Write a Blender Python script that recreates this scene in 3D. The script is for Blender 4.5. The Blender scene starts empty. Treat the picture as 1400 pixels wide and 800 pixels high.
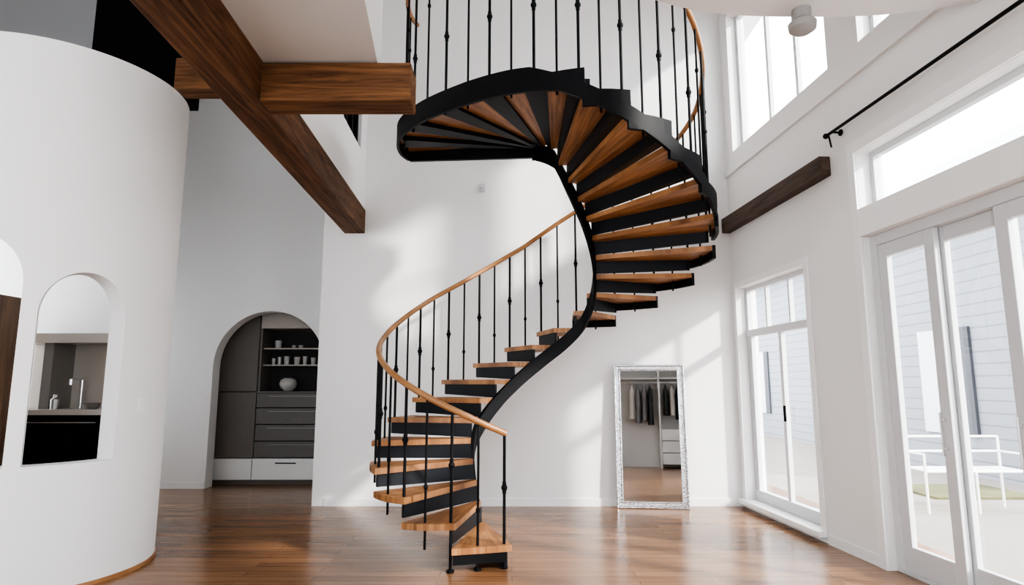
import bpy, bmesh, math, random
from mathutils import Vector, Matrix
random.seed(4)
S = bpy.context.scene
COL = S.collection

# ------------------------------------------------------------ materials
def nt(name):
    m = bpy.data.materials.new(name); m.use_nodes = True
    n = m.node_tree; b = n.nodes['Principled BSDF']
    return m, n, b
def plain(name, col, rough=0.6, metal=0.0, bump=0.0, bscale=60, var=0.0, spec=None):
    m, n, b = nt(name)
    b.inputs['Base Color'].default_value = (*col, 1)
    b.inputs['Roughness'].default_value = rough
    b.inputs['Metallic'].default_value = metal
    if spec is not None: b.inputs['Specular IOR Level'].default_value = spec
    tc = n.nodes.new('ShaderNodeTexCoord')
    no = n.nodes.new('ShaderNodeTexNoise'); no.inputs['Scale'].default_value = bscale
    n.links.new(tc.outputs['Object'], no.inputs['Vector'])
    if var > 0:
        no2 = n.nodes.new('ShaderNodeTexNoise'); no2.inputs['Scale'].default_value = 1.3
        n.links.new(tc.outputs['Object'], no2.inputs['Vector'])
        r = n.nodes.new('ShaderNodeValToRGB')
        r.color_ramp.elements[0].color = (*[c*(1-var) for c in col], 1)
        r.color_ramp.elements[1].color = (*[min(1, c*(1+var)) for c in col], 1)
        n.links.new(no2.outputs['Fac'], r.inputs['Fac'])
        n.links.new(r.outputs['Color'], b.inputs['Base Color'])
    if bump > 0:
        bp = n.nodes.new('ShaderNodeBump'); bp.inputs['Strength'].default_value = bump
        bp.inputs['Distance'].default_value = 0.01
        n.links.new(no.outputs['Fac'], bp.inputs['Height'])
        n.links.new(bp.outputs['Normal'], b.inputs['Normal'])
    return m
def wood(name, c1, c2, rough=0.4, scale=(1, 30, 30), uv=False, bump=0.15, spec=None):
    m, n, b = nt(name)
    tc = n.nodes.new('ShaderNodeTexCoord'); mp = n.nodes.new('ShaderNodeMapping')
    mp.inputs['Scale'].default_value = scale
    n.links.new(tc.outputs['UV' if uv else 'Object'], mp.inputs['Vector'])
    no = n.nodes.new('ShaderNodeTexNoise'); no.inputs['Scale'].default_value = 1.0
    no.inputs['Detail'].default_value = 8; no.inputs['Distortion'].default_value = 0.6
    no.inputs['Roughness'].default_value = 0.62
    n.links.new(mp.outputs['Vector'], no.inputs['Vector'])
    r = n.nodes.new('ShaderNodeValToRGB')
    r.color_ramp.elements[0].position = 0.33; r.color_ramp.elements[1].position = 0.66
    r.color_ramp.elements[0].color = (*c1, 1); r.color_ramp.elements[1].color = (*c2, 1)
    n.links.new(no.outputs['Fac'], r.inputs['Fac'])
    n.links.new(r.outputs['Color'], b.inputs['Base Color'])
    b.inputs['Roughness'].default_value = rough
    if spec is not None: b.inputs['Specular IOR Level'].default_value = spec
    bp = n.nodes.new('ShaderNodeBump'); bp.inputs['Strength'].default_value = bump
    bp.inputs['Distance'].default_value = 0.01
    n.links.new(no.outputs['Fac'], bp.inputs['Height']); n.links.new(bp.outputs['Normal'], b.inputs['Normal'])
    return m
def floor_mat():
    m, n, b = nt('floor_planks')
    tc = n.nodes.new('ShaderNodeTexCoord')
    br = n.nodes.new('ShaderNodeTexBrick')
    br.inputs['Scale'].default_value = 1.0
    br.inputs['Brick Width'].default_value = 1.5; br.inputs['Row Height'].default_value = 0.125
    br.inputs['Mortar Size'].default_value = 0.0022; br.inputs['Mortar Smooth'].default_value = 0.3
    br.offset = 0.37
    br.inputs['Color1'].default_value = (0.215, 0.112, 0.058, 1)
    br.inputs['Color2'].default_value = (0.305, 0.165, 0.088, 1)
    br.inputs['Mortar'].default_value = (0.08, 0.04, 0.021, 1)
    n.links.new(tc.outputs['Object'], br.inputs['Vector'])
    mp = n.nodes.new('ShaderNodeMapping'); mp.inputs['Scale'].default_value = (1.6, 28, 1)
    n.links.new(tc.outputs['Object'], mp.inputs['Vector'])
    no = n.nodes.new('ShaderNodeTexNoise'); no.inputs['Scale'].default_value = 1; no.inputs['Detail'].default_value = 7
    n.links.new(mp.outputs['Vector'], no.inputs['Vector'])
    r = n.nodes.new('ShaderNodeValToRGB')
    r.color_ramp.elements[0].position = 0.3; r.color_ramp.elements[1].position = 0.72
    r.color_ramp.elements[0].color = (0.76, 0.74, 0.72, 1); r.color_ramp.elements[1].color = (1.12, 1.1, 1.08, 1)
    n.links.new(no.outputs['Fac'], r.inputs['Fac'])
    mx = n.nodes.new('ShaderNodeMixRGB'); mx.blend_type = 'MULTIPLY'; mx.inputs['Fac'].default_value = 1
    n.links.new(br.outputs['Color'], mx.inputs['Color1']); n.links.new(r.outputs['Color'], mx.inputs['Color2'])
    n.links.new(mx.outputs['Color'], b.inputs['Base Color'])
    b.inputs['Roughness'].default_value = 0.22
    bp = n.nodes.new('ShaderNodeBump'); bp.inputs['Strength'].default_value = 0.10; bp.inputs['Distance'].default_value = 0.01
    n.links.new(no.outputs['Fac'], bp.inputs['Height']); n.links.new(bp.outputs['Normal'], b.inputs['Normal'])
    return m
def glass_mat():
    m = bpy.data.materials.new('window_glass'); m.use_nodes = True
    n = m.node_tree; n.nodes.clear()
    o = n.nodes.new('ShaderNodeOutputMaterial'); t = n.nodes.new('ShaderNodeBsdfTransparent')
    g = n.nodes.new('ShaderNodeBsdfGlossy'); g.inputs['Roughness'].default_value = 0.02
    mx = n.nodes.new('ShaderNodeMixShader'); mx.inputs[0].default_value = 0.04
    n.links.new(t.outputs[0], mx.inputs[1]); n.links.new(g.outputs[0], mx.inputs[2])
    n.links.new(mx.outputs[0], o.inputs[0])
    return m
def siding_mat():
    m, n, b = nt('house_siding')
    tc = n.nodes.new('ShaderNodeTexCoord'); wv = n.nodes.new('ShaderNodeTexWave')
    wv.bands_direction = 'Z'; wv.wave_profile = 'SAW'; wv.inputs['Scale'].default_value = 1.6
    wv.inputs['Distortion'].default_value = 0
    n.links.new(tc.outputs['Object'], wv.inputs['Vector'])
    r = n.nodes.new('ShaderNodeValToRGB')
    r.color_ramp.elements[0].position = 0.0; r.color_ramp.elements[1].position = 0.16
    r.color_ramp.elements[0].color = (0.13, 0.14, 0.16, 1); r.color_ramp.elements[1].color = (0.27, 0.285, 0.315, 1)
    n.links.new(wv.outputs['Fac'], r.inputs['Fac']); n.links.new(r.outputs['Color'], b.inputs['Base Color'])
    b.inputs['Roughness'].default_value = 0.8
    return m

M_wall = plain('wall_paint_white', (0.80, 0.792, 0.785), 0.7, bump=0.05, bscale=90, var=0.012)
M_trim = plain('trim_paint', (0.84, 0.84, 0.835), 0.4)
M_frame = plain('window_frame_paint', (0.62, 0.63, 0.645), 0.35)
M_ceil = plain('ceiling_paint', (0.72, 0.715, 0.71), 0.8)
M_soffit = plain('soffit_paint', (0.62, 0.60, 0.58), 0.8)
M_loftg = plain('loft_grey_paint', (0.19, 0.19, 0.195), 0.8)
M_floor = floor_mat()
M_glass = glass_mat()
M_steel = plain('black_steel', (0.004, 0.0045, 0.006), 0.55, 0.0, bump=0.03, spec=.22)
M_steel2 = plain('dark_steel_panel', (0.008, 0.010, 0.014), 0.5, 0.0, spec=.3)
M_tread = wood('tread_oak', (0.16, 0.064, 0.023), (0.48, 0.235, 0.095), 0.42, (18, 1.8, 1), uv=True)
M_rail = wood('handrail_oak', (0.28, 0.13, 0.052), (0.42, 0.215, 0.095), 0.35, (3, 3, 3))
M_beamY = wood('beam_timber', (0.045, 0.019, 0.009), (0.19, 0.090, 0.041), 0.65, (22, 1.4, 22), bump=0.7, spec=.25)
M_beamX = wood('crossbeam_timber', (0.052, 0.021, 0.009), (0.235, 0.110, 0.047), 0.65, (1.4, 22, 22), bump=0.7, spec=.25)
M_ledge = wood('wall_beam_timber', (0.048, 0.032, 0.026), (0.12, 0.082, 0.065), 0.65, (14, 1.2, 14), bump=0.4, spec=.25)
M_cupb = wood('cupboard_timber', (0.12, 0.07, 0.045), (0.26, 0.16, 0.10), 0.5, (14, 14, 1.2), bump=0.2)
M_black = plain('matt_black', (0.003, 0.003, 0.0035), 0.9, spec=.1)  # near-black; on the loft panel it stands in for a dark recess
M_grey = plain('cabinet_grey', (0.165, 0.150, 0.137), 0.5)
M_greyd = plain('cabinet_grey_drawer', (0.145, 0.138, 0.133), 0.5)
M_dark = plain('shelf_dark', (0.02, 0.019, 0.019), 0.6)
M_white = plain('cabinet_white', (0.78, 0.78, 0.77), 0.4)
M_chrome = plain('silver_metal', (0.78, 0.78, 0.80), 0.22, 1.0)
M_handle = plain('brushed_handle', (0.4, 0.39, 0.38), 0.4, 1.0)
M_silver = plain('mirror_frame_silver', (0.62, 0.62, 0.64), 0.25, 0.95, bump=0.8, bscale=45)
M_mirror = plain('mirror_glass', (0.93, 0.94, 0.94), 0.015, 1.0)
M_ceram = plain('white_ceramic', (0.5, 0.49, 0.47), 0.3)
M_clay = plain('beige_splashback', (0.46, 0.42, 0.38), 0.3)
M_conc = plain('patio_paving', (0.25, 0.225, 0.20), 0.9, bump=0.2, bscale=30, var=0.15)
M_grass = plain('grass_green', (0.13, 0.125, 0.055), 0.9, bump=1, bscale=60, var=0.5)
M_side = siding_mat()
M_shut = plain('shutter_grey', (0.06, 0.066, 0.08), 0.6)
M_curt = plain('cloth_dark', (0.05, 0.055, 0.06), 0.9)
M_cloth2 = plain('cloth_grey', (0.22, 0.22, 0.23), 0.9)
M_cloth3 = plain('cloth_white', (0.6, 0.58, 0.55), 0.9)

# ------------------------------------------------------------ helpers
def finish(bm, name, mat, parent=None, smooth=None, bevel=0, recalc=True):
    me = bpy.data.meshes.new(name)
    if recalc: bmesh.ops.recalc_face_normals(bm, faces=bm.faces)
    bm.to_mesh(me); bm.free()
    if isinstance(mat, (list, tuple)):
        for q in mat: me.materials.append(q)
    else: me.materials.append(mat)
    o = bpy.data.objects.new(name, me); COL.objects.link(o)
    if smooth is not None:
        for p in me.polygons: p.use_smooth = True
        me.set_sharp_from_angle(angle=math.radians(smooth))
    if bevel > 0:
        md = o.modifiers.new('bevel', 'BEVEL'); md.width = bevel; md.segments = 2; md.limit_method = 'ANGLE'
    if parent: o.parent = parent
    return o
def empty(name):
    e = bpy.data.objects.new(name, None); COL.objects.link(e); e.empty_display_size = 0.2
    return e
ID = lambda s, n, z: Vector((s, n, z))
def addbox(bm, s0, s1, n0, n1, z0, z1, f=ID, mi=0):
    v = [bm.verts.new(f(a, b, c)) for c in (z0, z1) for a, b in ((s0, n0), (s1, n0), (s1, n1), (s0, n1))]
    for q in ((0, 3, 2, 1), (4, 5, 6, 7), (0, 1, 5, 4), (1, 2, 6, 5), (2, 3, 7, 6), (3, 0, 4, 7)):
        fc = bm.faces.new([v[i] for i in q]); fc.material_index = mi
def box(name, x0, x1, y0, y1, z0, z1, mat, parent=None, f=ID, bevel=0):
    bm = bmesh.new(); addbox(bm, x0, x1, y0, y1, z0, z1, f)
    return finish(bm, name, mat, parent, bevel=bevel)
# frame of right-hand wall : s runs from the back corner to the camera, n>0 is outdoors
_o = Vector((2.78, 7.75)); _d = Vector((0.07, -1)).normalized(); _n = Vector((1, 0.07)).normalized()
def R(s, n, z):
    p = _o + _d*s + _n*n
    return Vector((p.x, p.y, z))
def holed(name, s0, s1, z0, z1, n0, n1, holes, mat, f=ID, swap=False):
    ss = sorted({s0, s1, *[h[0] for h in holes], *[h[1] for h in holes]})
    zs = sorted({z0, z1, *[h[2] for h in holes], *[h[3] for h in holes]})
    bm = bmesh.new()
    for a, b in zip(ss, ss[1:]):
        for c, d in zip(zs, zs[1:]):
            ms, mz = (a+b)/2, (c+d)/2
            if any(h[0] < ms < h[1] and h[2] < mz < h[3] for h in holes): continue
            addbox(bm, a, b, n0, n1, c, d, f)
    bmesh.ops.remove_doubles(bm, verts=bm.verts, dist=1e-5)
    seen = {}
    bm.verts.index_update()
    for fc in bm.faces:
        seen.setdefault(frozenset(v.index for v in fc.verts), []).append(fc)
    kill = [x for l in seen.values() if len(l) > 1 for x in l]
    if kill: bmesh.ops.delete(bm, geom=kill, context='FACES_ONLY')
    return finish(bm, name, mat)
def arched(name, f, s0, s1, z0, z1, t0, t1, openings, mat, ds, smooth=25):
    """openings: (a,b,sill,spring,rise). f(s,t,z)"""
    cuts = {s0, s1}
    n = max(1, int((s1-s0)/ds))
    for i in range(n+1): cuts.add(round(s0+(s1-s0)*i/n, 6))
    for (a, b, *_) in openings:
        cuts = {c for c in cuts if not (a-ds*.4 < c < b+ds*.4)} | {c for c in cuts if c in (s0, s1)}
    for (a, b, *_) in openings:
        k = 28
        for i in range(k+1):
            cuts.add(round((a+b)/2-(b-a)/2*math.cos(math.pi*i/k), 6))
    cs = sorted(cuts); bm = bmesh.new()
    def q(*p):
        bm.faces.new([bm.verts.new(f(*x)) for x in p])
    def top(o, s):
        a, b, si, sp, ri = o; u = (s-(a+b)/2)/((b-a)/2)
        return sp+ri*math.sqrt(max(0, 1-u*u))
    for a, b in zip(cs, cs[1:]):
        m = (a+b)/2; op = next((o for o in openings if o[0] < m < o[1]), None)
        segs = [((z0, z0), (z1, z1))] if op is None else [((top(op, a), top(op, b)), (z1, z1))]
        if op and op[2] > z0+1e-4: segs.append(((z0, z0), (op[2], op[2])))
        for (za, zb), (zc, zd) in segs:
            q((a, t0, za), (b, t0, zb), (b, t0, zd), (a, t0, zc))
            q((a, t1, za), (b, t1, zb), (b, t1, zd), (a, t1, zc))
            q((a, t0, za), (b, t0, zb), (b, t1, zb), (a, t1, za))
            q((a, t0, zc), (b, t0, zd), (b, t1, zd), (a, t1, zc))
    for e in (s0, s1): q((e, t0, z0), (e, t1, z0), (e, t1, z1), (e, t0, z1))
    for a, b, si, sp, ri in openings:
        for e in (a, b): q((e, t0, si), (e, t1, si), (e, t1, sp), (e, t0, sp))
    bmesh.ops.remove_doubles(bm, verts=bm.verts, dist=1e-5)
    return finish(bm, name, mat, smooth=smooth)
def cyl(bm, p0, p1, r, seg=10, r2=None):
    p0, p1 = Vector(p0), Vector(p1); d = p1-p0
    m = Matrix.Translation((p0+p1)/2) @ d.to_track_quat('Z', 'Y').to_matrix().to_4x4()
    bmesh.ops.create_cone(bm, cap_ends=True, segments=seg, radius1=r, radius2=r if r2 is None else r2, depth=d.length, matrix=m)
def ball(bm, p, r, sc=(1, 1, 1), seg=12):
    bmesh.ops.create_uvsphere(bm, u_segments=seg, v_segments=seg//2+2, radius=r, matrix=Matrix.Translation(p) @ Matrix.Diagonal((*sc, 1)))
def lathe(bm, c, prof, seg=20):
    rings = []
    for r, z in prof:
        rings.append([bm.verts.new((c[0]+r*math.cos(2*math.pi*i/seg), c[1]+r*math.sin(2*math.pi*i/seg), c[2]+z)) for i in range(seg)])
    for a, b in zip(rings, rings[1:]):
        for i in range(seg): bm.faces.new((a[i], a[(i+1) % seg], b[(i+1) % seg], b[i]))

H = 6.9
# ------------------------------------------------------------ shell
box('floor', -6.6, 3.75, -2.3, 10.4, -0.12, 0.0, M_floor)
box('ceiling', -6.6, 3.75, -2.3, 10.4, H, H+.15, M_ceil)
box('wall_back', -2.255, 2.9, 7.75, 7.95, 0, H, M_wall)
box('wall_corridor_side', -2.405, -2.255, 7.75, 9.0, 0, H, M_wall)
holed('wall_left', -2.3, 10.4, 0, H, 0, .15, [(4.9, 6.8, .6, 3.8), (7.8, 8.5, .8, 3.0)], M_wall, lambda s, n, z: Vector((-6.45-n, s, z)))  # unseen openings added to bring daylight to the kitchen and corridor side
arched('wall_corridor_back', lambda s, t, z: Vector((s, t, z)), -6.45, -2.405, 0, H, 9.0, 9.22,
       [(-4.30, -2.70, 0, 1.70, 0.80)], M_wall, 0.5)
box('wall_alcove_back', -4.6, -2.45, 9.85, 9.95, 0, 2.9, M_wall)
box('wall_alcove_left', -4.6, -4.5, 9.22, 9.85, 0, 2.9, M_wall)
box('wall_alcove_right', -2.55, -2.45, 9.22, 9.85, 0, 2.9, M_wall)
box('ceiling_alcove', -4.6, -2.45, 9.22, 9.95, 2.9, 3.0, M_ceil)
W1 = (.12, 1.70, .10, 2.62); D1 = (2.62, 6.2, 0.0, 2.68); T1w = (2.62, 6.2, 2.92, 3.42)
UA = (.22, 2.32, 4.36, 6.2); UB = (2.78, 4.9, 4.36, 6.2)
holed('wall_right', 0, 10.1, 0, H, 0, .24, [W1, D1, T1w, UA, UB], M_wall, R)
holed('wall_front', -6.45, 3.5, 0, H, -2.3, -2.1, [(-5.4, -2.6, .3, 4.4), (-1.6, 0.8, .3, 5.8)], M_wall)  # unseen openings behind the camera, added to let sky light in
# upper loft wall above the big beam, with an opening
bmf = lambda s, n, z: Vector((-1.90-n+.045*(7.75-s), s, z))
holed('wall_loft', 4.3, 7.75, 3.66, H, 0, .14, [(6.45, 7.4, 4.35, 5.6)], M_wall, bmf)
box('loft_void_panel', -4.32, -3.25, 5.96, 6.1, 4.25, H, M_black)  # black sheet painted in for the dark void above the curved wall
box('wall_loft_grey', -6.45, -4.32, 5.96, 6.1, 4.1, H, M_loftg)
mz = lambda x, y, z: Vector((x + (.11*(4.22-y) if x > -1.2 else .045*(4.22-y)), y, z))
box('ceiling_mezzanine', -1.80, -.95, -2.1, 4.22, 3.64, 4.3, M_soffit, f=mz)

# baseboards
box('baseboard_back', -2.255, 2.78, 7.735, 7.75, 0, .09, M_trim)
box('baseboard_corridor', -6.45, -4.31, 8.985, 9.0, 0, .09, M_trim)
box('baseboard_corridor_right', -2.69, -2.41, 8.985, 9.0, 0, .09, M_trim)
box('baseboard_right', 1.80, 2.52, -.015, 0, 0, .09, M_trim, f=R)
box('trim_1', 0.0, 5.4, -.035, 0, 4.08, 4.14, M_wall, f=R)

# ------------------------------------------------------------ timber beams
sk = lambda x, y, z: Vector((x+.045*(7.75-y), y, z))
box('ceiling_beam', -2.14, -1.88, -2.1, 7.75, 3.35, 3.66, M_beamY, f=sk, bevel=.012)
box('cross_beam', -1.72, -.69, 3.98, 4.22, 3.355, 3.63, M_beamX, bevel=.012)
box('loft_beam', -3.3, -2.05, 5.7, 5.94, 4.30, 4.62, M_beamX, bevel=.012)
box('wall_beam', 0.02, 2.26, -.11, -.002, 3.345, 3.53, M_ledge, f=R, bevel=.008)

# ------------------------------------------------------------ curved white wall
CX, CY, CR = -3.93, 5.2, 0.95
cf = lambda a, t, z: Vector((CX+(CR+t)*math.cos(a), CY+(CR+t)*math.sin(a), z))
rad = math.radians
arched('wall_curved', cf, rad(-200), rad(62), 0, 4.03, -.17, 0,
       [(rad(-55.5), rad(-20.5), .88, 1.95, .33), (rad(-98), rad(-61.5), .88, 2.15, .36)], M_wall, rad(3), smooth=20)
arched('baseboard_curved', cf, rad(-200), rad(62), 0, .03, 0.001, .012, [], M_rail, rad(3), smooth=20)
bm = bmesh.new()
for a in (-7,):
    for (w, h0, h1, t) in ((.035, 1.22, 1.34, .008),):
        da = w/CR
        addbox(bm, rad(a)-da, rad(a)+da, .001, t, h0, h1, cf)
    addbox(bm, rad(a)-.012, rad(a)+.012, .007, .013, 1.26, 1.30, cf)
finish(bm, 'light_switch', M_trim)

# kitchen unit seen through the arched opening
k = empty('kitchen_counter')
box('base_unit', -5.3, -3.95, 6.4, 6.95, 0, 1.14, M_black, k)
box('worktop', -5.3, -3.93, 6.36, 6.95, 1.14, 1.19, M_clay, k)
box('splashback', -5.3, -3.95, 6.93, 6.97, 1.19, 1.93, M_clay, k)
box('hood', -5.3, -3.95, 6.55, 6.97, 1.88, 1.98, M_clay, k)
box('hood_column', -4.95, -4.85, 6.6, 6.93, 1.19, 1.9, M_grey, k)
bm = bmesh.new()
cyl(bm, (-4.62, 6.75, 1.19), (-4.62, 6.75, 1.50), .012); cyl(bm, (-4.62, 6.75, 1.50), (-4.62, 6.58, 1.50), .012); cyl(bm, (-4.62, 6.58, 1.50), (-4.62, 6.58, 1.44), .012)
finish(bm, 'tap', M_chrome, k)
bm = bmesh.new(); lathe(bm, (-4.78, 6.6, 1.19), [(0, 0), (.04, 0), (.042, .1), (.02, .12), (.02, .15), (0, .15)]); lathe(bm, (-4.4, 6.6, 1.19), [(0, 0), (.06, 0), (.09, .06), (.085, .06), (0, .02)])
finish(bm, 'jars', M_handle, k, smooth=40)
box('drawer_handle', -4.9, -4.2, 6.385, 6.40, 1.06, 1.07, M_handle, k)
box('wall_kitchen', -6.45, -3.95, 6.98, 7.08, 0, 3.9, M_wall)
kc = empty('timber_cupboard')
box('carcass', -5.95, -4.90, 5.72, 6.2, 0, 2.3, M_cupb, kc)
box('door_leaf', -5.38, -4.92, 5.70, 5.72, .1, 2.25, M_cupb, kc, bevel=.004)
box('door_leaf_b', -5.92, -5.40, 5.70, 5.72, .1, 2.25, M_cupb, kc, bevel=.004)

# ------------------------------------------------------------ alcove cabinets
c = empty('alcove_cabinet')
box('tall_door_upper', -4.48, -3.80, 9.36, 9.84, 1.34, 2.88, M_grey, c, bevel=.004)
box('tall_door_lower', -4.48, -3.80, 9.36, 9.84, .38, 1.33, M_grey, c, bevel=.004)
box('top_cabinet', -3.78, -2.57, 9.36, 9.84, 2.28, 2.88, M_clay, c, bevel=.004)
box('shelf_back', -3.78, -2.57, 9.80, 9.84, 1.34, 2.28, M_dark, c)
box('shelf_side', -3.79, -3.76, 9.38, 9.80, 1.34, 2.28, M_grey, c)
for i, z in enumerate((1.72, 1.97)): box('shelf_%d' % (i+1), -3.76, -2.57, 9.45, 9.80, z, z+.02, M_clay, c)
zz = [.38, .62, .86, 1.10, 1.32]
for i in range(4):
    box('drawer_%d' % (i+1), -3.785, -2.57, 9.35, 9.84, zz[i]+.006, zz[i+1]-.006, M_greyd, c, bevel=.004)
    box('drawer_handle_%d' % (i+1), -3.6, -2.9, 9.325, 9.335, zz[i+1]-.055, zz[i+1]-.047, M_handle, c)
box('plinth_drawer_left', -4.48, -3.80, 9.33, 9.84, .07, .37, M_white, c, bevel=.004)
box('plinth_drawer_right', -3.79, -2.57, 9.33, 9.84, .07, .37, M_white, c, bevel=.004)
box('plinth_handle', -3.45, -3.15, 9.315, 9.325, .30, .315, M_steel, c)
box('kick', -4.48, -2.57, 9.40, 9.84, 0, .07, M_grey, c)
box('worktop', -3.79, -2.57, 9.34, 9.84, 1.32, 1.34, M_grey, c)
bm = bmesh.new()
def cup(x, z, r, h): lathe(bm, (x, 9.6, z), [(0, 0), (r*.8, 0), (r, h), (r*.9, h), (r*.7, .01), (0, .01)], 14)
for x, r, h in ((-3.60, .055, .12), (-3.36, .035, .05), (-3.25, .04, .05)): cup(x, 1.99, r, h)
for x, r, h in ((-3.66, .03, .1), (-3.57, .03, .12), (-3.46, .045, .13), (-3.3, .05, .12), (-3.18, .035, .13), (-3.05, .04, .11), (-2.92, .04, .07)): cup(x, 1.74, r, h)
finish(bm, 'crockery', M_ceram, c, smooth=40)
bm = bmesh.new()
lathe(bm, (-3.40, 9.55, 1.34), [(0, 0), (.06, 0), (.11, .05), (.13, .11), (.11, .17), (.06, .20), (.05, .19), (.1, .15), (.1, .08), (0, .02)], 24)
finish(bm, 'vase', M_ceram, c, smooth=60)

# ------------------------------------------------------------ windows and doors (right wall)
def frame(name, s0, s1, z0, z1, vert, horiz, n=.10, w=.05, d=.06, casing=True, extra=None):
    e = empty(name); bm = bmesh.new()
    addbox(bm, s0, s0+w, n, n+d, z0, z1, R); addbox(bm, s1-w, s1, n, n+d, z0, z1, R)
    addbox(bm, s0+w, s1-w, n, n+d, z0, z0+w, R); addbox(bm, s0+w, s1-w, n, n+d, z1-w, z1, R)
    for (a, b, c0, c1) in vert: addbox(bm, a, b, n+.005, n+d-.005, c0, c1, R)
    for (a, b, c0, c1) in horiz: addbox(bm, a, b, n-.01, n+d+.01, c0, c1, R)
    finish(bm, 'frame', M_frame, e, bevel=.004)
    box('glass', s0+w*.5, s1-w*.5, n+.028, n+.032, z0+w*.5, z1-w*.5, M_glass, e, f=R)
    return e
def casing(name, s0, s1, z0, z1, w=.07, t=.02, bottom=False):
    bm = bmesh.new()
    addbox(bm, s0-w, s0, -t, -.001, z0, z1+w, R); addbox(bm, s1, s1+w, -t, -.001, z0, z1+w, R)
    addbox(bm, s0, s1, -t, -.001, z1, z1+w, R)
    if bottom: addbox(bm, s0-w, s1+w, -t-.06, -.001, z0-.05, z0, R)
    return finish(bm, name, M_trim, bevel=.003)
s0, s1, z0, z1 = W1
w1 = frame('window_1', s0, s1, z0, z1,
      [(.88, .94, z0, 2.03), (.62, .65, 2.1, z1), (1.14, 1.17, 2.1, z1), (s0+.05, s0+.1, z0+.05, 2.03), (s1-.1, s1-.05, z0+.05, 2.03)],
      [(s0, s1, 2.02, 2.10), (s0+.05, s1-.05, z0+.05, z0+.12)])
box('handle', .96, .98, .07, .09, 1.05, 1.22, M_black, w1, f=R)
casing('trim_2', s0, s1, z0, z1, bottom=True)
s0, s1, z0, z1 = D1
e = empty('door_1'); bm = bmesh.new()
addbox(bm, s0, s0+.08, .06, .18, 0, z1, R); addbox(bm, s1-.08, s1, .06, .18, 0, z1, R)
addbox(bm, s0+.08, s1-.08, .06, .18, z1-.09, z1, R); addbox(bm, s0+.08, s1-.08, .06, .18, 0, .03, R)
finish(bm, 'door_frame', M_frame, e, bevel=.004)
def leaf(nm, a, b, n):
    bm = bmesh.new(); w = .10
    addbox(bm, a, a+w, n, n+.045, .03, z1-.09, R); addbox(bm, b-w, b, n, n+.045, .03, z1-.09, R)
    addbox(bm, a+w, b-w, n, n+.045, .03, .22, R); addbox(bm, a+w, b-w, n, n+.045, z1-.2, z1-.09, R)
    finish(bm, nm, M_frame, e, bevel=.005)
    box(nm+'_glass', a+w, b-w, n+.02, n+.024, .22, z1-.2, M_glass, e, f=R)
leaf('leaf_1', 2.70, 3.32, .07); leaf('leaf_2', 3.25, 3.92, .125); leaf('leaf_3', 3.85, 5.0, .07); leaf('leaf_4', 4.92, 6.12, .125)
bm = bmesh.new()
for q in (3.27, 3.90):
    cyl(bm, R(q, .03, .95), R(q, .03, 1.25), .01); cyl(bm, R(q, .03, 1.0), R(q, .07, 1.0), .008); cyl(bm, R(q, .03, 1.2), R(q, .07, 1.2), .008)
finish(bm, 'handles', M_chrome, e)
bm = bmesh.new()
addbox(bm, s0-.09, s0, -.025, -.001, 0, 3.52, R); addbox(bm, s0, s1, -.025, -.001, z1, 2.92, R); addbox(bm, s0, s1, -.025, -.001, 3.42, 3.52, R)
finish(bm, 'trim_3', M_trim, bevel=.004)
frame('window_2', T1w[0], T1w[1], T1w[2], T1w[3], [(4.38, 4.45, T1w[2], T1w[3])], [], n=.12)
frame('window_3', UA[0], UA[1], UA[2], UA[3], [(.95, 1.0, UA[2], UA[3]), (1.55, 1.60, UA[2], UA[3])], [], n=.12)
frame('window_4', UB[0], UB[1], UB[2], UB[3], [(3.5, 3.55, UB[2], UB[3])], [], n=.12)
# loft window frame
e = empty('window_5'); bm = bmesh.new()
for a in (6.45, 6.75, 7.05, 7.36): addbox(bm, a, a+.04, .04, .10, 4.35, 5.6, bmf)
addbox(bm, 6.45, 7.4, .04, .10, 4.35, 4.40, bmf)
finish(bm, 'frame', M_steel, e)
box('dark_backing', 6.45, 7.4, .11, .13, 4.35, 5.6, M_shut, e, f=bmf)  # dark grey sheet filling the opening behind the bars
# curtain rod
bm = bmesh.new(); cyl(bm, R(2.38, -.09, 3.68), R(7.2, -.09, 3.68), .014); ball(bm, R(2.36, -.09, 3.68), .026)
for q in (2.45, 4.8, 7.0):
    cyl(bm, R(q, -.09, 3.68), R(q, -.002, 3.68), .01); cyl(bm, R(q, -.012, 3.68), R(q, -.002, 3.68), .03, 14)
cyl(bm, R(2.40, -.09, 3.68), R(2.40, -.07, 3.56), .008)
finish(bm, 'curtain_rod', M_steel)

# curved balcony soffit, upper right
bm = bmesh.new(); pts = []
cx, cy, rx, ry = 2.0, 1.58, 1.95, 2.33
for i in range(0, 81):
    a = rad(180-i*180/80)
    ca, sa = math.cos(a), math.sin(a)
    x = cx+rx*math.copysign(abs(ca)**.75, ca); y = cy+ry*abs(sa)**.75
    xm = 2.78+.07*(7.75-y)-.01
    if x > xm: break
    if not pts or (Vector((x, y))-Vector(pts[-1])).length > 1e-3: pts.append((x, y))
ye = pts[-1][1]
pts.append((2.78+.07*(7.75-ye)-.01, ye-.03)); pts.append((3.25, .0)); pts.append((.3, .0))
lo = [bm.verts.new((x, y, 3.92)) for x, y in pts]; hi = [bm.verts.new((x, y, 4.02)) for x, y in pts]
bm.faces.new(lo); bm.faces.new(hi)
for i in range(len(pts)):
    j = (i+1) % len(pts); bm.faces.new((lo[i], lo[j], hi[j], hi[i]))
finish(bm, 'ceiling_balcony', M_wall)
bm = bmesh.new(); lathe(bm, (1.93, 3.83, 3.92), [(0, 0), (.06, 0), (.06, -.07), (.09, -.10), (.085, -.14), (.05, -.165), (0, -.165)], 24)
finish(bm, 'downlight', plain('downlight_grey', (.35, .34, .33), .5), smooth=40)
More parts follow.
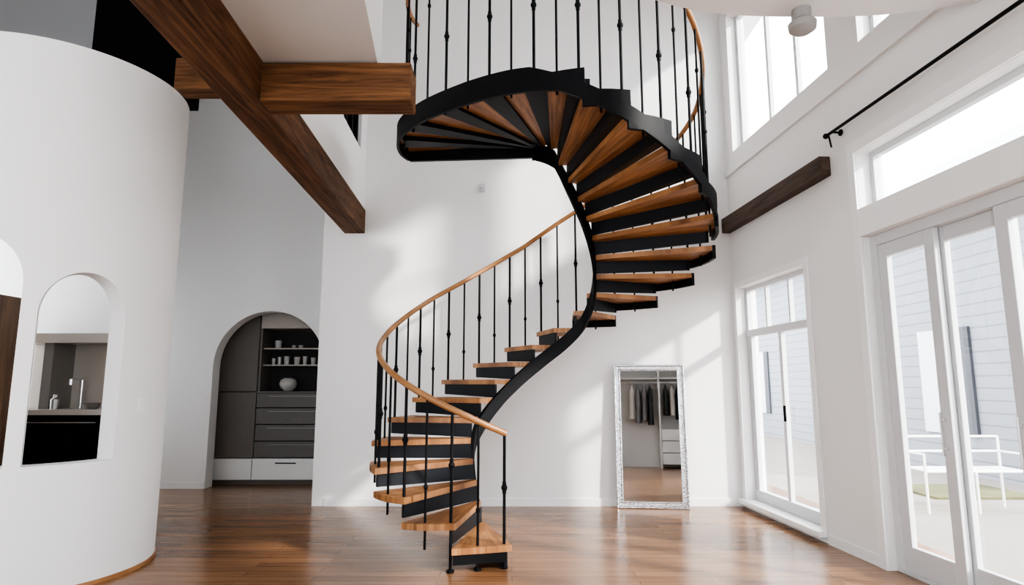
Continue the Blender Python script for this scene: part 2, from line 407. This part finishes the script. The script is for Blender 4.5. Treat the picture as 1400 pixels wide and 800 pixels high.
bm = bmesh.new(); addbox(bm, -.42, -.35, 7.70, 7.75, 3.90, 4.0)
cyl(bm, (-.385, 7.70, 3.95), (-.385, 7.67, 3.95), .022, 14)
finish(bm, 'wall_sensor', M_frame, bevel=.005)

# ------------------------------------------------------------ SPIRAL STAIRCASE
st = empty('spiral_staircase')
O = [(.14, 5.22), (-.25, 5.10), (-.68, 5.03), (-1.03, 5.2), (-1.25, 5.62), (-1.28, 6.10), (-1.15, 6.54), (-.92, 6.88), (-.60, 7.13), (-.25, 7.29),
     (.12, 7.38), (.52, 7.41), (.98, 7.34), (1.43, 7.12), (1.80, 6.76), (1.98, 6.27), (1.93, 5.75), (1.72, 5.27), (1.42, 4.91), (1.08, 4.69),
     (.73, 4.62), (.38, 4.69), (0.0, 4.87), (-.40, 5.18), (-.84, 5.62), (-1.14, 6.10), (-1.21, 6.56), (-1.10, 6.95)]
I = [(-.25, 6.0), (-.275, 6.0), (-.31, 6.01), (-.35, 6.04), (-.385, 6.08), (-.40, 6.14), (-.37, 6.24), (-.25, 6.41), (-.08, 6.57), (.12, 6.70),
     (.35, 6.78), (.59, 6.80), (.77, 6.77), (.86, 6.70), (.90, 6.62), (.90, 6.53), (.87, 6.43), (.81, 6.34), (.73, 6.26), (.63, 6.20),
     (.53, 6.18), (.44, 6.20), (.36, 6.25), (.29, 6.32), (.24, 6.39), (.22, 6.46), (.22, 6.53), (.24, 6.60)]
N = 26; rise = .187
Z = [0]*(N+2)
for i in range(N+2):
    Z[i] = i*rise if i <= 21 else Z[i-1]+max(.02, .06-.012*(i-22))
RH = {1: .95, 5: 1.0, 8: 1.12, 10: 1.21, 12: 1.4, 14: 1.45, 16: 1.5, 27: 1.5}
def lerpk(tab, t):
    ks = sorted(tab)
    if t <= ks[0]: return tab[ks[0]]
    for a, b in zip(ks, ks[1:]):
        if t <= b: return tab[a]+(tab[b]-tab[a])*(t-a)/(b-a)
    return tab[ks[-1]]
def cr(P, t):
    t = max(0, min(len(P)-1.0001, t)); i = int(t); u = t-i
    g = lambda j: Vector(P[max(0, min(len(P)-1, j))])
    a, b, c_, d = g(i-1), g(i), g(i+1), g(i+2)
    return .5*((2*b)+(c_-a)*u+(2*a-5*b+4*c_-d)*u*u+(3*b-a-3*c_+d)*u**3)
def zc(t):
    t = max(0, min(N+1, t)); i = min(int(t), N); return Z[i]+(Z[i+1]-Z[i])*(t-i)
# treads
for kx in range(1, N+1):
    bm = bmesh.new(); uvl = bm.loops.layers.uv.new('uv')
    a, b = kx-.56, kx+.5
    nseg = 6; top = Z[kx]; th = .05
    outer = [cr(O, a+(b-a)*j/nseg) for j in range(nseg+1)]
    inner = [cr(I, a+(b-a)*j/nseg) for j in range(nseg+1)]
    rows = 8; grid = {}
    for j in range(nseg+1):
        for q in range(rows+1):
            u = q/rows; p = inner[j].lerp(outer[j], u)
            for lv, z in ((0, top-th), (1, top)):
                grid[j, q, lv] = (bm.verts.new((p.x, p.y, z)), ((j/nseg-.5)*.45+kx*3.7, u*1.2+kx*1.3))
    def face(keys):
        fc = bm.faces.new([grid[x][0] for x in keys])
        for l, x in zip(fc.loops, keys): l[uvl].uv = grid[x][1]
    for j in range(nseg):
        for q in range(rows):
            face([(j, q, 1), (j+1, q, 1), (j+1, q+1, 1), (j, q+1, 1)])
            face([(j, q, 0), (j, q+1, 0), (j+1, q+1, 0), (j+1, q, 0)])
        face([(j, rows, 0), (j, rows, 1), (j+1, rows, 1), (j+1, rows, 0)])
        face([(j, 0, 0), (j+1, 0, 0), (j+1, 0, 1), (j, 0, 1)])
    for q in range(rows):
        face([(0, q, 0), (0, q, 1), (0, q+1, 1), (0, q+1, 0)])
        face([(nseg, q, 0), (nseg, q+1, 0), (nseg, q+1, 1), (nseg, q, 1)])
    finish(bm, 'tread_%d' % kx, M_tread, st)
# risers / steel carrier under each tread
bm = bmesh.new()
def prism(bm, pa, pb, z0a, z0b, z1, tha=.012, thb=None):
    thb = tha if thb is None else thb
    d = (pb-pa); nrm = Vector((-d.y, d.x)).normalized()
    v = []
    for p, z, t_ in ((pa, z0a, tha), (pb, z0b, thb)):
        for s in (-1, 1):
            v.append((p.x+s*nrm.x*t_, p.y+s*nrm.y*t_, z)); v.append((p.x+s*nrm.x*t_, p.y+s*nrm.y*t_, z1))
    V = [bm.verts.new(x) for x in v]
    for q in ((0, 1, 3, 2), (4, 6, 7, 5), (0, 4, 5, 1), (2, 3, 7, 6), (0, 2, 6, 4), (1, 5, 7, 3)): bm.faces.new([V[i] for i in q])
for kx in range(1, N+1):
    t = kx-.47
    pi, po = cr(I, t), cr(O, t)
    po2 = pi.lerp(po, .97)
    if kx <= 21:
        lo_ = max(.0, Z[kx]-.187)
        w_ = .012 if kx < 17 else .012+.014*(kx-16)
        prism(bm, pi, po2, lo_+(0 if kx < 2 else .002), lo_+(.0 if kx < 2 else .03), Z[kx]-.05, .012, w_)
    else:
        prism(bm, pi, po2, Z[kx]-.12, Z[kx]-.12, Z[kx]-.05, .012, .10)
prism(bm, cr(I, N+.5), cr(O, N+.5), Z[N]-.2, Z[N]-.16, Z[N]+.05, .02)
finish(bm, 'risers', M_steel2, st)
# helical plates
def plate(name, P, t0, t1, zlo, zhi, th, outw, mat=M_steel, steps=10, ab=False, inset=0):
    bm = bmesh.new(); n = int((t1-t0)*steps); prev = None
    for i in range(n+1):
        t = t0+(t1-t0)*i/n; p = cr(P, t); d = cr(P, min(t+.05, len(P)-1.001))-cr(P, max(0, t-.05))
        nm = Vector((-d.y, d.x)); nm = nm.normalized() if nm.length > 1e-6 else Vector((1, 0))
        a = p-nm*inset; b = a+nm*th*outw
        if ab: lo, hi = zlo(t), zhi(t)
        else: lo, hi = max(.0, zc(t)+zlo(t)), zc(t)+zhi(t)
        ring = [bm.verts.new((a.x, a.y, lo)), bm.verts.new((b.x, b.y, lo)), bm.verts.new((b.x, b.y, hi)), bm.verts.new((a.x, a.y, hi))]
        if prev:
            for q in range(4): bm.faces.new((prev[q], prev[(q+1) % 4], ring[(q+1) % 4], ring[q]))
        else: bm.faces.new(ring)
        prev = ring
    bm.faces.new(prev[::-1])
    return finish(bm, name, mat, st, smooth=30)
SD = {0: .3, 6: .26, 8: .22, 12: .24, 15: .28, 27: .24}
plate('inner_stringer', I, .5, N+.5, lambda t: -lerpk(SD, t), lambda t: -.06, .035, -1)
plate('first_step_plate', O, .53, 1.47, lambda t: .06, lambda t: .137, .02, 1, ab=True, inset=.03)
OT = {16: -.02, 21: -.02, 21.6: .05, 27: .05}
plate('outer_stringer', O, 16.5, N+.5, lambda t: -.16, lambda t: lerpk(OT, t), .03, 1)
# stepped end plates at outer ends of treads
bm = bmesh.new()
for kx in range(12, 22):
    a, b = kx-.56, kx+.5; n = 5; prev = None
    for j in range(n+1):
        t = a+(b-a)*j/n; p = cr(O, t); d = (cr(O, t+.05)-cr(O, t-.05)).normalized(); nm = Vector((-d.y, d.x))
        q0 = p-nm*.002; q1 = p+nm*.03; lo, hi = Z[kx]-.13, Z[kx]+.003
        ring = [bm.verts.new((q0.x, q0.y, lo)), bm.verts.new((q1.x, q1.y, lo)), bm.verts.new((q1.x, q1.y, hi)), bm.verts.new((q0.x, q0.y, hi))]
        if prev:
            for q in range(4): bm.faces.new((prev[q], prev[(q+1) % 4], ring[(q+1) % 4], ring[q]))
        else: bm.faces.new(ring)
        prev = ring
    bm.faces.new(prev[::-1])
finish(bm, 'end_plates', M_steel, st)
# handrail
def rz(t): return zc(t)+lerpk(RH, t)
cu = bpy.data.curves.new('handrail', 'CURVE'); cu.dimensions = '3D'; cu.bevel_depth = .026; cu.bevel_resolution = 4; cu.use_fill_caps = True
ts = [.52+i*(26.5-.52)/150 for i in range(151)]
sp = cu.splines.new('POLY'); sp.points.add(len(ts)-1)
for pt, t in zip(sp.points, ts):
    p = cr(O, t); q = cr(I, t); d = (q-p).normalized(); p = p+d*.05
    pt.co = (p.x, p.y, rz(t), 1)
cu.materials.append(M_rail)
o = bpy.data.objects.new('handrail', cu); COL.objects.link(o); o.parent = st
# balusters
bm = bmesh.new()
i = 0
for kx in range(1, N+1):
    for dt in (-.45, .05):
        t = kx+dt; p = cr(O, t); q = cr(I, t); d = (q-p).normalized(); p = p+d*.05
        zb = Z[kx]-.16 if kx > 2 else 0.0
        if kx == 2: zb = Z[2]-.2 if dt > 0 else 0
        zt = rz(t)
        rr = .0125 if i % 2 == 0 else .010
        cyl(bm, (p.x, p.y, zb), (p.x, p.y, zt), rr, 8)
        if kx <= 2 and zb == 0: cyl(bm, (p.x, p.y, 0), (p.x, p.y, .02), .03, 12)
        hgt = zt-Z[kx]
        if i % 2 == 0:
            fr = .5
            if kx >= 16: fr = .42
            zk = Z[kx]+hgt*fr
            ball(bm, (p.x, p.y, zk), .026, (1, 1, 1.1)); cyl(bm, (p.x, p.y, zk-.045), (p.x, p.y, zk+.045), .017, 10)
        else:
            zk = Z[kx]+hgt*(.28 if kx < 16 else .72)
            ball(bm, (p.x, p.y, zk), .018, (1, 1, 1.5))
        i += 1
finish(bm, 'balusters', M_steel, st, smooth=50)

# ------------------------------------------------------------ MIRROR
mr = empty('floor_mirror')
bm = bmesh.new(); w, h = .84, 1.68
def fr_ring(bm, o0, o1, y0, y1):
    for (a, b, c0, d) in ((-w/2+o0, -w/2+o1, o0, h-o0), (w/2-o1, w/2-o0, o0, h-o0)):
        addbox(bm, a, b, y0, y1, c0, d)
    addbox(bm, -w/2+o1, w/2-o1, y0, y1, o0, o1); addbox(bm, -w/2+o1, w/2-o1, y0, y1, h-o1, h-o0)
fr_ring(bm, 0, .02, -.035, 0); fr_ring(bm, .02, .06, -.022, 0); fr_ring(bm, .06, .075, -.032, 0)
finish(bm, 'frame', M_silver, mr, bevel=.006)
box('glass', -w/2+.07, w/2-.07, -.012, -.006, .07, h-.07, M_mirror, mr)
box('backing', -w/2+.01, w/2-.01, -.006, 0.004, .01, h-.01, M_dark, mr)
mr.rotation_euler = (rad(-2.2), 0, rad(-5.5)); mr.location = (1.66, 7.60, 0.003)

# ------------------------------------------------------------ closet opposite the mirror (seen in reflection)
cl = empty('clothes_wardrobe')
box('side_left', .95, 1.0, -2.05, -1.5, 0, 2.6, M_white, cl); box('side_right', 3.1, 3.15, -2.05, -1.5, 0, 2.6, M_white, cl)
box('top', .95, 3.15, -2.05, -1.5, 2.6, 2.65, M_white, cl); box('mid', 2.1, 2.14, -2.05, -1.5, 0, 2.6, M_white, cl)
for i, z in enumerate((.1, .4, .7)): box('drawer_%d' % (i+1), 2.15, 3.09, -2.0, -1.48, z, z+.28, M_white, cl, bevel=.005)
box('shelf_a', 1.0, 3.1, -2.05, -1.5, 2.28, 2.31, M_white, cl)
bm = bmesh.new(); cyl(bm, (1.0, -1.75, 2.2), (3.1, -1.75, 2.2), .015); finish(bm, 'rail', M_chrome, cl)
def garment(nm, x, L, mat, wd=.40, yw=.07):
    bm = bmesh.new(); n = 28; rings = []
    for k_, (f, zz_) in enumerate(((.08, 2.14), (.30, 2.08), (.9, 2.0), (1.0, 1.85), (.9, 2.14-L*.5), (1.05, 2.14-L))):
        ring = []
        for i in range(n):
            a = 2*math.pi*i/n; wob = 1+.18*math.sin(a*5+x*9)*(k_ > 2)
            ring.append(bm.verts.new((x+yw*math.cos(a)*wob*max(f, .4), -1.75+wd/2*math.sin(a)*f, zz_)))
        rings.append(ring)
    for a, b in zip(rings, rings[1:]):
        for i in range(n): bm.faces.new((a[i], a[(i+1) % n], b[(i+1) % n], b[i]))
    cyl(bm, (x, -1.75, 2.13), (x, -1.75, 2.21), .004)
    finish(bm, nm, mat, cl, smooth=60)
for i, (x, L, m) in enumerate(((1.42, .9, M_cloth3), (1.58, 1.0, M_cloth2), (1.74, .95, M_cloth2), (1.9, 1.05, M_curt), (2.3, .8, M_curt), (2.46, .8, M_cloth3), (2.62, .9, M_curt))):
    garment('garment_%d' % (i+1), x, L, m)

# ------------------------------------------------------------ OUTDOORS
box('ground_patio', 3.4, 30, -12, 40, -.16, -.06, M_conc)
box('lawn', 5.6, 7.0, 8.5, 9.6, -.06, -.03, M_grass)
hs = empty('neighbour_house')
box('siding', 7.6, 12, 8.6, 34, -.06, 4.4, M_side, hs)
bm = bmesh.new()
v = [bm.verts.new(p) for p in ((7.3, 8.3, 4.35), (12.3, 8.3, 4.35), (9.8, 8.3, 6.4), (7.3, 34, 4.35), (12.3, 34, 4.35), (9.8, 34, 6.4))]
for q in ((0, 2, 1), (3, 4, 5), (0, 3, 5, 2), (1, 2, 5, 4), (0, 1, 4, 3)): bm.faces.new([v[i] for i in q])
finish(bm, 'roof', M_frame, hs)
for i, y in enumerate((10.3, 14.5, 18.5)):
    box('shutter_%d' % (i+1), 7.55, 7.6, y, y+.28, .6, 2.4, M_shut, hs)
    box('pane_%d' % (i+1), 7.56, 7.6, y+.3, y+1.3, .6, 2.4, M_frame, hs)
g = empty('garden_bench'); bm = bmesh.new()
for x in (4.9, 5.5, 6.1):
    for y in (7.6, 8.0): cyl(bm, (x, y, -.06), (x, y, .42 if y < 7.9 else .8), .015)
for z, y in ((.8, 8.0), (.62, 8.0), (.42, 8.0), (.42, 7.6)): cyl(bm, (4.9, y, z), (6.1, y, z), .014)
for q in range(5): addbox(bm, 4.9, 6.1, 7.6+q*.08, 7.66+q*.08, .42, .435)
for x in (4.9, 6.1): cyl(bm, (x, 7.6, .62), (x, 8.0, .62), .014); cyl(bm, (x, 7.6, .42), (x, 7.6, .62), .014)
finish(bm, 'bench_frame', M_white, g)

# ------------------------------------------------------------ LIGHT
wd = bpy.data.worlds.new('sky'); S.world = wd; wd.use_nodes = True
n = wd.node_tree; bg = n.nodes['Background']
bg.inputs['Color'].default_value = (0.92, 0.96, 1.0, 1); bg.inputs['Strength'].default_value = 5.0
sd = bpy.data.lights.new('sun', 'SUN'); sd.energy = 5.5; sd.angle = rad(3.5); sd.color = (1.0, .97, .92)
so = bpy.data.objects.new('sun', sd); COL.objects.link(so)
so.rotation_euler = Vector((-1, .7, -.6)).to_track_quat('-Z', 'Y').to_euler()
try:
    S.view_settings.view_transform = 'AgX'; S.view_settings.look = 'AgX - High Contrast'; S.view_settings.exposure = 0.38
except Exception as ex: print(ex)

# ------------------------------------------------------------ CAMERA
cd = bpy.data.cameras.new('camera'); cd.sensor_width = 36; cd.lens = 850*36/1400; cd.clip_start = .05
co = bpy.data.objects.new('camera', cd); COL.objects.link(co)
co.location = (0, 0, 1.45); co.rotation_euler = (rad(90+8.37), 0, 0)
S.camera = co
